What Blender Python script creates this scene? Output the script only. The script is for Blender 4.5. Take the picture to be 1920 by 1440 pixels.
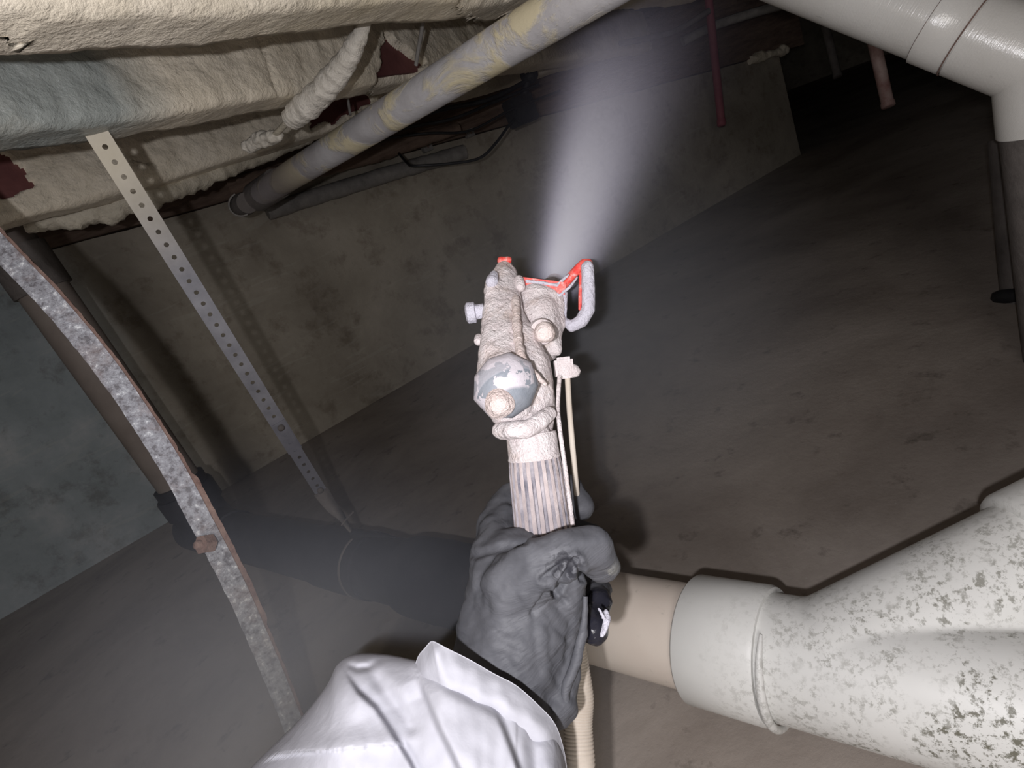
import bpy, bmesh, math, random
import numpy as np
from mathutils import Vector, Matrix, noise

SC = bpy.context.scene
for o in list(bpy.data.objects):
    bpy.data.objects.remove(o)
random.seed(7)

# ------------------------------------------------------------------ camera
F = 1100.0                       # focal length in pixels of the 1920 px wide frame
EYE = 0.65                       # height of the lens above the concrete floor
_d = np.array([1280, -2885, -1100.]); _d /= np.linalg.norm(_d)
_u = np.array([1745, 1194, -1100.]); _u -= _d * _u.dot(_d); _u /= np.linalg.norm(_u)
_up = -_d
R = np.array([_u, np.cross(_up, _u), _up])        # lens axes -> world axes
C = np.array([0, 0, EYE])


def P(x, y, z):
    """The world point that is seen at x, y of the photograph, z metres in front of the lens."""
    return C + R @ np.array([(x - 960) * z / F, (720 - y) * z / F, -z])


def ray(x, y):
    return R @ np.array([(x - 960) / F, (720 - y) / F, -1.])


def on_z(x, y, z):
    r = ray(x, y)
    return C + r * (z - EYE) / r[2]


def seen(p):
    c = R.T @ (np.array(p) - C)
    return 960 + c[0] / -c[2] * F, 720 - c[1] / -c[2] * F


cam = bpy.data.cameras.new('camera')
cam.sensor_width = 36
cam.lens = F / 1920 * 36
cam.clip_start = 0.01
cam_o = bpy.data.objects.new('camera', cam)
SC.collection.objects.link(cam_o)
M4 = Matrix.Identity(4)
for i in range(3):
    for j in range(3):
        M4[i][j] = R[i, j]
    M4[i][3] = C[i]
cam_o.matrix_world = M4
SC.camera = cam_o

# ------------------------------------------------------------------ light and exposure
SC.view_settings.view_transform = 'Standard'
SC.view_settings.look = 'None'
SC.view_settings.exposure = 0.0
SC.view_settings.gamma = 1.0
SC.view_settings.use_curve_mapping = False
W = bpy.data.worlds.new('dark_basement')
SC.world = W
W.use_nodes = True
W.node_tree.nodes['Background'].inputs[0].default_value = (0.75, 0.85, 1.0, 1)
W.node_tree.nodes['Background'].inputs[1].default_value = 0.0


def lamp(name, loc, energy, radius, col):
    l = bpy.data.lights.new(name, 'POINT')
    l.energy = energy
    l.shadow_soft_size = radius
    l.color = col
    o = bpy.data.objects.new(name, l)
    o.location = loc
    SC.collection.objects.link(o)
    return o


# the head lamp of the worker, a little left of and behind the lens; then an added soft fill farther back, to lift the far wall
lamp('head_lamp', C + R @ np.array([-0.045, -0.012, 0.07]), 11.5, 0.006, (0.985, 0.965, 1.0))
lamp('fill_lamp', C + R @ np.array([-0.10, -0.21, 1.1]), 38.0, 0.28, (1.0, 0.96, 0.93))
SC.cycles.use_denoising = True
SC.cycles.volume_bounces = 0
SC.cycles.max_bounces = 6
SC.cycles.volume_step_rate = 1.0
SC.cycles.volume_max_steps = 128
SC.cycles.sample_clamp_indirect = 3.0

# ------------------------------------------------------------------ materials


class NT:
    def __init__(s, name):
        s.m = bpy.data.materials.new(name)
        s.m.use_nodes = True
        s.t = s.m.node_tree
        s.b = s.t.nodes['Principled BSDF']
        s.out = s.t.nodes['Material Output']

    def n(s, kind, **kw):
        nd = s.t.nodes.new(kind)
        for k, v in kw.items():
            if hasattr(nd, k):
                setattr(nd, k, v)
            else:
                nd.inputs[k].default_value = v
        return nd

    def l(s, a, b):
        s.t.links.new(a, b)

    def coord(s):
        if not hasattr(s, '_c'):
            g = s.n('ShaderNodeNewGeometry')
            s._c = g.outputs['Position']
        return s._c

    def noise(s, scale, detail=4, rough=.6, vec=None, dist=0.0, stretch=None):
        nd = s.n('ShaderNodeTexNoise')
        nd.inputs['Scale'].default_value = scale
        nd.inputs['Detail'].default_value = detail
        nd.inputs['Roughness'].default_value = rough
        nd.inputs['Distortion'].default_value = dist
        v = vec if vec is not None else s.coord()
        if stretch:
            mp = s.n('ShaderNodeMapping')
            mp.inputs['Scale'].default_value = stretch
            s.l(v, mp.inputs[0])
            v = mp.outputs[0]
        s.l(v, nd.inputs['Vector'])
        return nd.outputs['Fac']

    def ramp(s, fac, stops):
        r = s.n('ShaderNodeValToRGB')
        cr = r.color_ramp
        while len(cr.elements) < len(stops):
            cr.elements.new(0.5)
        for e, (p, c) in zip(cr.elements, stops):
            e.position = p
            e.color = (*c, 1) if len(c) == 3 else c
        s.l(fac, r.inputs[0])
        return r.outputs[0]

    def mix(s, fac, a, b):
        m = s.n('ShaderNodeMix')
        m.data_type = 'RGBA'
        for sock, v in ((m.inputs[0], fac), (m.inputs[6], a), (m.inputs[7], b)):
            if isinstance(v, bpy.types.NodeSocket):
                s.l(v, sock)
            elif isinstance(v, tuple):
                sock.default_value = (*v, 1)
            else:
                sock.default_value = v
        return m.outputs[2]

    def math(s, op, a, b=0.0, clamp=False):
        m = s.n('ShaderNodeMath')
        m.operation = op
        m.use_clamp = clamp
        for sock, v in ((m.inputs[0], a), (m.inputs[1], b)):
            if isinstance(v, bpy.types.NodeSocket):
                s.l(v, sock)
            else:
                sock.default_value = v
        return m.outputs[0]

    def bump(s, h, strength=.5, dist=.002):
        b = s.n('ShaderNodeBump')
        b.inputs['Strength'].default_value = strength
        b.inputs['Distance'].default_value = dist
        s.l(h, b.inputs['Height'])
        s.l(b.outputs[0], s.b.inputs['Normal'])

    def near(s, p, r0, r1):
        """1 inside r0 of the world point p, 0 beyond r1."""
        vm = s.n('ShaderNodeVectorMath')
        vm.operation = 'DISTANCE'
        s.l(s.coord(), vm.inputs[0])
        vm.inputs[1].default_value = tuple(p)
        mr = s.n('ShaderNodeMapRange')
        s.l(vm.outputs['Value'], mr.inputs[0])
        mr.inputs[1].default_value = r0
        mr.inputs[2].default_value = r1
        mr.inputs[3].default_value = 1
        mr.inputs[4].default_value = 0
        return mr.outputs[0]

    def done(s, col, rough=.7, metal=0.0, spec=.4):
        if isinstance(col, bpy.types.NodeSocket):
            s.l(col, s.b.inputs['Base Color'])
        else:
            s.b.inputs['Base Color'].default_value = (*col, 1)
        if isinstance(rough, bpy.types.NodeSocket):
            s.l(rough, s.b.inputs['Roughness'])
        else:
            s.b.inputs['Roughness'].default_value = rough
        s.b.inputs['Metallic'].default_value = metal
        s.b.inputs['Specular IOR Level'].default_value = spec
        return s.m


def mottled(name, stops, scale, rough=.8, bs=.5, bd=.002, bscale=None, spec=.3, metal=0., detail=6, stretch=None):
    t = NT(name)
    c = t.ramp(t.noise(scale, detail, .65, stretch=stretch), stops)
    t.bump(t.noise(bscale or scale * 6, 6, .65, stretch=stretch), bs, bd)
    return t.done(c, rough, metal, spec)


def wall_material():
    t = NT('poured_concrete')
    c = t.ramp(t.noise(2.6, 8, .68, dist=.3), [(.3, (.27, .235, .19)), (.5, (.38, .34, .28)), (.72, (.50, .45, .38))])
    g = t.ramp(t.noise(4.2, 8, .65), [(.3, (.26, .30, .31)), (.55, (.37, .41, .43)), (.75, (.54, .55, .56))])
    sx = t.n('ShaderNodeSeparateXYZ')
    t.l(t.coord(), sx.inputs[0])
    e = t.math('ADD', sx.outputs[0], t.math('MULTIPLY', t.noise(2, 4), .14))
    mr = t.n('ShaderNodeMapRange')
    t.l(e, mr.inputs[0])
    mr.inputs[1].default_value = 0.13
    mr.inputs[2].default_value = -0.02
    c = t.mix(mr.outputs[0], c, g)
    st = t.ramp(t.noise(11, 8, .7), [(.34, (.45, .4, .36)), (.48, (1, 1, 1))])
    m = t.n('ShaderNodeMix'); m.data_type = 'RGBA'; m.blend_type = 'MULTIPLY'
    m.inputs[0].default_value = .55
    t.l(c, m.inputs[6]); t.l(st, m.inputs[7])
    # light scratches
    sc = t.ramp(t.noise(3.5, 3, .5, stretch=(1, 1, 7), dist=1.5), [(.62, (0, 0, 0)), (.66, (1, 1, 1))])
    c = t.mix(t.math('MULTIPLY', sc, .12), m.outputs[2], (.62, .6, .54))
    t.bump(t.noise(26, 9, .7), .6, .006)
    return t.done(c, .85, 0, .2)


def floor_material():
    t = NT('concrete_floor')
    c = t.ramp(t.noise(2.0, 8, .66, dist=.4), [(.32, (.26, .22, .19)), (.52, (.39, .34, .30)), (.72, (.52, .46, .415))])
    st = t.ramp(t.noise(14, 6, .7), [(.3, (.08, .065, .05)), (.42, (1, 1, 1))])
    m = t.n('ShaderNodeMix'); m.data_type = 'RGBA'; m.blend_type = 'MULTIPLY'
    m.inputs[0].default_value = .5
    t.l(c, m.inputs[6]); t.l(st, m.inputs[7])
    sp = t.ramp(t.noise(70, 2, .5), [(.76, (0, 0, 0)), (.8, (1, 1, 1))])
    c = t.mix(t.math('MULTIPLY', sp, .35), m.outputs[2], (.5, .48, .46))
    t.bump(t.noise(40, 8, .7), .5, .003)
    return t.done(c, .8, 0, .25)


FRESH = P(90, 170, .60)


def foam_material(name, base, dark, fresh=True, yellow=.3):
    t = NT(name)
    c = t.ramp(t.noise(7, 6, .6), [(.3, dark), (.65, base)])
    y = t.ramp(t.noise(4, 4, .6), [(.5, (0, 0, 0)), (.7, (1, 1, 1))])
    c = t.mix(t.math('MULTIPLY', y, yellow), c, (.82, .70, .42))
    dots = t.ramp(t.noise(120, 3, .6), [(.3, (.6, .6, .6)), (.45, (1, 1, 1))])
    m = t.n('ShaderNodeMix'); m.data_type = 'RGBA'; m.blend_type = 'MULTIPLY'
    m.inputs[0].default_value = .5
    t.l(c, m.inputs[6]); t.l(dots, m.inputs[7])
    c = m.outputs[2]
    rough = .62
    if fresh:
        f = t.near(FRESH, .07, .16)
        f = t.math('MULTIPLY', t.math('MULTIPLY', f, t.math('ADD', t.noise(14, 4), .55)), .95, True)
        c = t.mix(f, c, (.38, .41, .39))
        rough = t.math('SUBTRACT', .62, t.math('MULTIPLY', f, .36))
    h = t.math('ADD', t.noise(55, 6, .65), t.math('MULTIPLY', t.noise(190, 3, .6), .4))
    t.bump(h, .8, .005)
    return t.done(c, rough, 0, .5)


M = {}
M['wall'] = wall_material()
M['floor'] = floor_material()
M['foam'] = foam_material('sprayed_foam', (.90, .82, .68), (.74, .66, .52))
M['foam_dull'] = foam_material('dull_sprayed_foam', (.60, .55, .45), (.42, .38, .30), False, .15)
M['foam_white'] = foam_material('white_foam_crust', (.74, .70, .63), (.56, .52, .45), False, .05)
M['primer'] = mottled('dark_red_lumber', [(.3, (.10, .035, .035)), (.7, (.19, .075, .07))], 12, .8, .4, .002)
M['lumber'] = mottled('aged_lumber', [(.3, (.10, .065, .05)), (.7, (.24, .17, .13))], 9, .85, .6, .003, stretch=(1, 1, 6))
M['subfloor'] = mottled('subfloor_boards', [(.3, (.05, .04, .035)), (.7, (.12, .095, .08))], 5, .9, .5, .003)
M['cable'] = mottled('black_cable', [(.3, (.012, .012, .014)), (.7, (.03, .03, .032))], 40, .5, .2, .001)
M['grey_cable'] = mottled('grey_cable', [(.3, (.2, .19, .18)), (.7, (.34, .32, .30))], 30, .7, .5, .001)
M['black_pipe'] = mottled('black_plastic_pipe', [(.35, (.020, .021, .028)), (.6, (.034, .034, .042)), (.8, (.07, .065, .075))], 16, .55, .3, .0015, spec=.45)
M['dust'] = mottled('pale_dust_print', [(.4, (.06, .06, .07)), (.7, (.14, .13, .14))], 120, .8)
M['iron'] = mottled('dull_iron', [(.3, (.09, .08, .075)), (.7, (.19, .17, .16))], 14, .8, .6, .003)
M['rust'] = mottled('brown_rust', [(.3, (.17, .10, .085)), (.7, (.36, .25, .21))], 60, .9, .9, .002)
M['red_paint'] = mottled('faded_red_paint', [(.3, (.22, .05, .07)), (.7, (.30, .09, .11))], 20, .6)
M['pinkish'] = mottled('dirty_pink_pipe', [(.3, (.4, .2, .18)), (.7, (.75, .6, .55))], 14, .5)


def pvc(name, a, b, specks, rough=.35, spec=.5, mould=None, streak=False):
    t = NT(name)
    c = t.ramp(t.noise(5, 5, .6), [(.3, a), (.7, b)])
    s = t.ramp(t.noise(42, 7, .72), [(.28, (1, 1, 1)), (.375, (0, 0, 0))])
    big = t.ramp(t.noise(9, 4, .6), [(.40, (0, 0, 0)), (.58, (1, 1, 1))])
    k = t.math('MULTIPLY', t.math('MULTIPLY', s, big), specks, True)
    c = t.mix(k, c, (.10, .095, .075))
    h = t.ramp(t.noise(8, 8, .7), [(.30, (1, 1, 1)), (.42, (0, 0, 0))])
    c = t.mix(t.math('MULTIPLY', h, .13 * min(1, specks)), c, (.33, .30, .24))
    if mould is not None:
        near = t.near(mould, .02, .25)
        st = t.ramp(t.noise(150, 8, .74), [(.42, (1, 1, 1)), (.50, (0, 0, 0))])
        pt = t.ramp(t.noise(17, 6, .65), [(.42, (0, 0, 0)), (.58, (1, 1, 1))])
        c = t.mix(t.math('MULTIPLY', t.math('MULTIPLY', st, pt), t.math('MULTIPLY', near, 1.3), True), c, (.16, .155, .12))
    if streak:
        ax_ = P(1960, 118, .84) - P(1330, -118, 1.04)
        ax_ /= np.linalg.norm(ax_)
        vm = t.n('ShaderNodeVectorMath'); vm.operation = 'DOT_PRODUCT'
        t.l(t.coord(), vm.inputs[0]); vm.inputs[1].default_value = tuple(ax_)
        cx = t.n('ShaderNodeCombineXYZ'); t.l(vm.outputs['Value'], cx.inputs[0])
        t.bump(t.math('ADD', t.noise(500, 2, .5, cx.outputs[0]), t.math('MULTIPLY', t.noise(260, 3, .6), .8)), .22, .0016)
    else:
        t.bump(t.noise(60, 5, .6), .15, .001)
    return t.done(c, rough, 0, spec)


M['pvc'] = pvc('white_plastic_pipe', (.68, .68, .66), (.80, .80, .77), .22, .45, mould=P(1900, 1380, .47))
M['pvc_cream'] = pvc('cream_plastic_pipe', (.66, .57, .50), (.76, .69, .61), .4, .5)
M['pvc_gloss'] = pvc('glossy_white_pipe', (.70, .68, .64), (.82, .81, .78), .6, .24, .9, streak=True)


def drain_mat():
    t = NT('brownish_drain_pipe')
    c = t.ramp(t.noise(6, 6, .6), [(.3, (.17, .14, .125)), (.7, (.27, .235, .21))])
    t.bump(t.noise(50, 5, .6), .3, .001)
    return t.done(c, .7, 0, .3)


M['drain'] = drain_mat()


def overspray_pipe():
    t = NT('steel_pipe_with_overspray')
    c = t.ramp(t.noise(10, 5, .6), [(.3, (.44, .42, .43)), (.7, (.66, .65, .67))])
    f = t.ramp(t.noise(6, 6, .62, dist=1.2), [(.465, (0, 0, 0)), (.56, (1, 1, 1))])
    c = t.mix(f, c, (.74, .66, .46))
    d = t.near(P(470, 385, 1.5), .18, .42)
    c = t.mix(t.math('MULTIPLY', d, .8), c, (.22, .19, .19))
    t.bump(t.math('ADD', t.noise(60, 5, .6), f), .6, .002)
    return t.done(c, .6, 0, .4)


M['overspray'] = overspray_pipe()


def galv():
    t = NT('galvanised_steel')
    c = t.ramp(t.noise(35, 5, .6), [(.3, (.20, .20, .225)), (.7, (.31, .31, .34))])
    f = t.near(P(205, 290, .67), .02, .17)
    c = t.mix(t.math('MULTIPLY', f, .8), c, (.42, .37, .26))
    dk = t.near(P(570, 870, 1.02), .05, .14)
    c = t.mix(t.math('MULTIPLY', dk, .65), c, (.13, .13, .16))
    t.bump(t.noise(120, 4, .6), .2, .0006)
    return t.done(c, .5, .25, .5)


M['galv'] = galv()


def flaky():
    t = NT('flaking_painted_steel')
    c = t.ramp(t.noise(130, 6, .72), [(.40, (.15, .145, .16)), (.46, (.27, .27, .30)), (.58, (.38, .39, .43)), (.66, (.80, .82, .85))])
    r = t.ramp(t.noise(22, 5, .7), [(.5, (0, 0, 0)), (.62, (1, 1, 1))])
    c = t.mix(t.math('MULTIPLY', r, .4), c, (.27, .21, .20))
    t.bump(t.noise(90, 6, .7), .9, .003)
    return t.done(c, .5, .2, .6)


M['flaky'] = flaky()


def crust(name, a, b, brown=.35):
    t = NT(name)
    c = t.ramp(t.noise(60, 5, .6), [(.3, a), (.7, b)])
    br = t.ramp(t.noise(38, 6, .65), [(.52, (0, 0, 0)), (.68, (1, 1, 1))])
    c = t.mix(t.math('MULTIPLY', br, brown), c, (.52, .38, .30))
    h = t.math('ADD', t.noise(420, 4, .7), t.math('MULTIPLY', t.noise(120, 5, .6), 1.2))
    t.bump(h, 1.0, .0022)
    return t.done(c, .75, 0, .3)


M['crust'] = crust('dried_foam_crust', (.72, .63, .63), (.88, .82, .82), .5)
M['crust_pink'] = crust('pinkish_foam_crust', (.74, .60, .56), (.88, .78, .75), .5)
M['smear'] = crust('white_smear', (.60, .58, .66), (.74, .73, .82), 0)


def cap_mat():
    t = NT('grey_blue_cap')
    c = t.ramp(t.noise(50, 4, .6), [(.3, (.20, .225, .26)), (.7, (.30, .32, .36))])
    k = t.ramp(t.noise(46, 6, .6), [(.44, (0, 0, 0)), (.47, (1, 1, 1))])
    low = t.near(P(972, 775, .380), .012, .030)
    f = t.math('ADD', t.math('SUBTRACT', .45, t.math('MULTIPLY', low, .62)), t.math('MULTIPLY', k, .42), True)
    f = t.ramp(f, [(.42, (0, 0, 0)), (.5, (1, 1, 1))])
    c = t.mix(f, c, (.60, .56, .60))
    t.bump(t.math('ADD', t.noise(300, 4, .6), f), .4, .0012)
    return t.done(c, .5, 0, .4)


M['cap'] = cap_mat()


def redpaint():
    t = NT('red_plastic_with_overspray')
    k = t.ramp(t.noise(170, 6, .7), [(.42, (.82, .06, .05)), (.56, (.80, .16, .13)), (.68, (.75, .58, .58))])
    t.bump(t.noise(300, 4, .6), .4, .001)
    return t.done(k, .45, 0, .5)


M['red'] = redpaint()


def grip_mat():
    t = NT('dirty_grip_rubber')
    c = t.ramp(t.noise(45, 6, .65, stretch=(1, 1, .5)), [(.34, (.36, .31, .31)), (.6, (.56, .48, .47)), (.75, (.68, .62, .62))])
    t.bump(t.noise(250, 4, .7), .6, .0015)
    return t.done(c, .7, 0, .3)


M['grip'] = grip_mat()
M['groove'] = mottled('grip_groove', [(.3, (.16, .155, .19)), (.7, (.50, .46, .48))], 60, .8)


def glove_mat():
    t = NT('black_nitrile_glove')
    c = t.ramp(t.noise(30, 7, .66), [(.3, (.068, .070, .080)), (.65, (.115, .117, .13)), (.82, (.17, .17, .18))])
    wet = t.near(P(1130, 1160, .395), .021, .027)
    c = t.mix(wet, c, (.02, .02, .028))
    worn = t.ramp(t.noise(75, 6, .7), [(.5, (0, 0, 0)), (.62, (1, 1, 1))])
    w = t.math('MULTIPLY', t.near(P(1140, 1090, .35), .006, .016), worn)
    c = t.mix(t.math('MULTIPLY', w, .6), c, (.33, .33, .30))
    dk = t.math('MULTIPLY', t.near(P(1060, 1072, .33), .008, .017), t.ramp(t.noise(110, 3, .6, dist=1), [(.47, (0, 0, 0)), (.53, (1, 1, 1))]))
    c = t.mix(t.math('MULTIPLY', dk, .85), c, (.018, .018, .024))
    rough = t.math('SUBTRACT', .62, t.math('MULTIPLY', wet, .45))
    fold = t.noise(40, 3, .55, dist=.6, stretch=(.6, .6, 3.2))
    fine = t.noise(240, 4, .6, stretch=(.5, .5, 2))
    t.bump(t.math('ADD', fold, t.math('MULTIPLY', fine, .18)), .38, .005)
    return t.done(c, rough, 0, .35)


M['glove'] = glove_mat()


def tyvek():
    t = NT('white_coverall_cloth')
    c = t.ramp(t.noise(18, 5, .6), [(.3, (.40, .40, .44)), (.7, (.45, .45, .49))])
    h = t.math('ADD', t.noise(28, 5, .55, dist=.4), t.math('MULTIPLY', t.noise(220, 4, .6), .12))
    t.bump(h, .22, .006)
    return t.done(c, .85, 0, .12)


M['cloth'] = tyvek()


def hose_mat():
    t = NT('cream_ribbed_hose')
    c = t.ramp(t.noise(25, 4, .6), [(.3, (.50, .43, .36)), (.7, (.66, .60, .52))])
    t.bump(t.noise(200, 3, .6), .3, .001)
    return t.done(c, .7, 0, .3)


M['hose'] = hose_mat()

# ------------------------------------------------------------------ object helpers


def tag(o, label, cat, group=None, kind=None):
    o['label'] = label
    if cat:
        o['category'] = cat
    if group:
        o['group'] = group
    if kind:
        o['kind'] = kind
    return o


def thing(name, loc, label, cat, group=None):
    o = bpy.data.objects.new(name, None)
    o.empty_display_size = .02
    o.location = Vector([float(v) for v in loc])
    SC.collection.objects.link(o)
    return tag(o, label, cat, group)


def world_loc(o):
    v = Vector((0, 0, 0))
    while o is not None:
        v = v + o.location
        o = o.parent
    return v


def build(name, V, Fc, mat, parent=None, smooth=True, origin=None):
    """One mesh object out of world-space vertices."""
    V = np.asarray(V, float)
    base = world_loc(parent) if parent is not None else Vector((0, 0, 0))
    if origin is None:
        lo, hi = V.min(0), V.max(0)
        origin = ((lo[0] + hi[0]) / 2, (lo[1] + hi[1]) / 2, lo[2])
    org = np.array([float(v) for v in origin])
    me = bpy.data.meshes.new(name)
    me.from_pydata([tuple(v) for v in (V - org)], [], [tuple(int(i) for i in f) for f in Fc])
    me.update()
    if smooth:
        me.polygons.foreach_set('use_smooth', [True] * len(me.polygons))
    if mat is not None:
        me.materials.append(mat)
    o = bpy.data.objects.new(name, me)
    o.location = Vector(org) - base
    o.parent = parent
    SC.collection.objects.link(o)
    return o


def catmull(pts, n):
    pts = np.asarray(pts, float)
    if len(pts) < 3:
        t = np.linspace(0, 1, n)[:, None]
        return pts[0] * (1 - t) + pts[-1] * t
    q = np.vstack([2 * pts[0] - pts[1], pts, 2 * pts[-1] - pts[-2]])
    out = []
    segs = len(pts) - 1
    for k in range(n):
        s = k / (n - 1) * segs
        i = min(int(s), segs - 1)
        t = s - i
        a, b, c, d = q[i], q[i + 1], q[i + 2], q[i + 3]
        out.append(.5 * ((2 * b) + (-a + c) * t + (2 * a - 5 * b + 4 * c - d) * t * t + (-a + 3 * b - 3 * c + d) * t ** 3))
    return np.array(out)


def frames(pts):
    T = np.gradient(pts, axis=0)
    T /= np.linalg.norm(T, axis=1)[:, None] + 1e-12
    a = np.array([0, 0, 1.]) if abs(T[0][2]) < .9 else np.array([1., 0, 0])
    N = np.cross(T[0], a); N /= np.linalg.norm(N)
    out = []
    for t in T:
        N = N - t * N.dot(t); N /= np.linalg.norm(N)
        out.append((t, N.copy(), np.cross(t, N)))
    return out


def tube_data(pts, rad, seg=20, cap=True, wob=None):
    pts = np.asarray(pts, float)
    rad = np.broadcast_to(rad, (len(pts),)) if np.ndim(rad) == 0 else np.asarray(rad)
    V, Fc = [], []
    for i, (p, (t, n, b)) in enumerate(zip(pts, frames(pts))):
        for j in range(seg):
            a = 2 * math.pi * j / seg
            dv = n * math.cos(a) + b * math.sin(a)
            r = rad[i]
            if wob:
                r = r * (1 + wob(p + dv * r, i, a))
            V.append(p + dv * r)
    for i in range(len(pts) - 1):
        for j in range(seg):
            Fc.append((i * seg + j, i * seg + (j + 1) % seg, (i + 1) * seg + (j + 1) % seg, (i + 1) * seg + j))
    if cap:
        Fc.append(tuple(range(seg))[::-1])
        Fc.append(tuple((len(pts) - 1) * seg + j for j in range(seg)))
    return V, Fc


def tube(name, pts, rad, mat, parent=None, seg=20, cap=True, wob=None):
    V, Fc = tube_data(pts, rad, seg, cap, wob)
    o = build(name, V, Fc, mat, parent)
    fix(o)
    return o


def fix(o):
    bm = bmesh.new()
    bm.from_mesh(o.data)
    bmesh.ops.recalc_face_normals(bm, faces=bm.faces)
    for e in bm.edges:
        if len(e.link_faces) == 2 and e.calc_face_angle(0) > 1.0:
            e.smooth = False
    bm.to_mesh(o.data)
    bm.free()


def lathe(name, p0, p1, prof, mat, parent=None, seg=36, dent=None):
    """prof: (distance along p0->p1 as a fraction, radius) pairs."""
    p0, p1 = np.asarray(p0, float), np.asarray(p1, float)
    t = p1 - p0
    L = np.linalg.norm(t); t /= L
    a = np.array([0, 0, 1.]) if abs(t[2]) < .9 else np.array([1., 0, 0])
    n = np.cross(t, a); n /= np.linalg.norm(n)
    b = np.cross(t, n)
    V, Fc = [], []
    for s, r in prof:
        for j in range(seg):
            an = 2 * math.pi * j / seg
            rr = r * (dent(s, an) if dent else 1)
            V.append(p0 + t * s * L + (n * math.cos(an) + b * math.sin(an)) * rr)
    m = len(prof)
    for i in range(m - 1):
        for j in range(seg):
            Fc.append((i * seg + j, i * seg + (j + 1) % seg, (i + 1) * seg + (j + 1) % seg, (i + 1) * seg + j))
    Fc.append(tuple(range(seg))[::-1])
    Fc.append(tuple((m - 1) * seg + j for j in range(seg)))
    o = build(name, V, Fc, mat, parent)
    fix(o)
    return o


def box(name, lo, hi, mat, parent=None, rot=0., origin=None, bevel=0.):
    lo, hi = np.array(lo, float), np.array(hi, float)
    bm = bmesh.new()
    bmesh.ops.create_cube(bm, size=1)
    for v in bm.verts:
        v.co = Vector([(lo[k] + hi[k]) / 2 + v.co[k] * (hi[k] - lo[k]) for k in range(3)])
    if bevel:
        bmesh.ops.bevel(bm, geom=bm.edges[:], offset=bevel, segments=2, affect='EDGES')
    bm.verts.ensure_lookup_table()
    V = [tuple(v.co) for v in bm.verts]
    Fc = [[v.index for v in f.verts] for f in bm.faces]
    bm.free()
    return build(name, V, Fc, mat, parent, smooth=False, origin=origin)


def obox(name, a, b, width, height, side, mat, parent=None, bevel=.001):
    """A bar from a to b, `width` wide along `side`, `height` thick along the third axis."""
    a, b = np.asarray(a, float), np.asarray(b, float)
    t = b - a; L = np.linalg.norm(t); t /= L
    s = np.asarray(side, float); s = s - t * s.dot(t); s /= np.linalg.norm(s)
    n = np.cross(t, s)
    bm = bmesh.new()
    bmesh.ops.create_cube(bm, size=1)
    for v in bm.verts:
        c = (a + b) / 2 + t * v.co.x * L + s * v.co.y * width + n * v.co.z * height
        v.co = Vector(c)
    if bevel:
        bmesh.ops.bevel(bm, geom=bm.edges[:], offset=bevel, segments=2, affect='EDGES')
    bmesh.ops.recalc_face_normals(bm, faces=bm.faces)
    V = [tuple(v.co) for v in bm.verts]
    bm.verts.index_update()
    Fc = [[v.index for v in f.verts] for f in bm.faces]
    bm.free()
    return build(name, V, Fc, mat, parent, smooth=False)


def fbm(p, s, o=4):
    return noise.fractal(Vector((p[0] * s, p[1] * s, p[2] * s)), .9, 2.0, o)


def blob(name, chains, voxel, mat, parent=None, smooth=6, disp=None, extra=None):
    """One closed skin grown round chains of (point, radius) - tapered limbs that melt into one another."""
    bm = bmesh.new()
    for ch in chains:
        for k in range(max(1, len(ch) - 1)):
            a, ra = np.array(ch[k][0], float), ch[k][1]
            if len(ch) == 1:
                b, rb = a, ra
            else:
                b, rb = np.array(ch[k + 1][0], float), ch[k + 1][1]
            n = max(1, int(np.linalg.norm(b - a) / (.22 * min(ra, rb))) + 1)
            for i in range(n + 1):
                t = i / n
                c = a * (1 - t) + b * t
                bmesh.ops.create_icosphere(bm, subdivisions=2, radius=ra * (1 - t) + rb * t, matrix=Matrix.Translation(Vector(c)))
    me = bpy.data.meshes.new('tmp')
    bm.to_mesh(me)
    bm.free()
    if extra:
        bm = bmesh.new(); bm.from_mesh(me)
        for V, Fc in extra:
            vs = [bm.verts.new(tuple(v)) for v in V]
            for f in Fc:
                try:
                    bm.faces.new([vs[i] for i in f])
                except ValueError:
                    pass
        bmesh.ops.recalc_face_normals(bm, faces=bm.faces)
        bm.to_mesh(me); bm.free()
    o = bpy.data.objects.new('tmp', me)
    SC.collection.objects.link(o)
    r = o.modifiers.new('r', 'REMESH')
    r.mode = 'VOXEL'
    r.voxel_size = voxel
    if smooth:
        s = o.modifiers.new('s', 'SMOOTH')
        s.factor = .5
        s.iterations = smooth
    dg = bpy.context.evaluated_depsgraph_get()
    ev = o.evaluated_get(dg)
    m2 = bpy.data.meshes.new_from_object(ev)
    n = len(m2.vertices)
    co = np.empty(n * 3); m2.vertices.foreach_get('co', co); co = co.reshape(-1, 3)
    if disp:
        nr = np.empty(n * 3); m2.vertices.foreach_get('normal', nr); nr = nr.reshape(-1, 3)
        co = co + nr * np.array([disp(p, q) for p, q in zip(co, nr)])[:, None]
    Fc = [tuple(p.vertices) for p in m2.polygons]
    bpy.data.objects.remove(o)
    bpy.data.meshes.remove(m2)
    return build(name, co, Fc, mat, parent)


def inside(x, y, poly):
    c = False
    j = len(poly) - 1
    for i in range(len(poly)):
        xi, yi = poly[i]; xj, yj = poly[j]
        if (yi > y) != (yj > y) and x < (xj - xi) * (y - yi) / (yj - yi) + xi:
            c = not c
        j = i
    return c


# ------------------------------------------------------------------ the room
def wy(x):
    return 2.39 - .088 * x


def wtop(x):
    return .965 - .10 * max(x, -.6)


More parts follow.
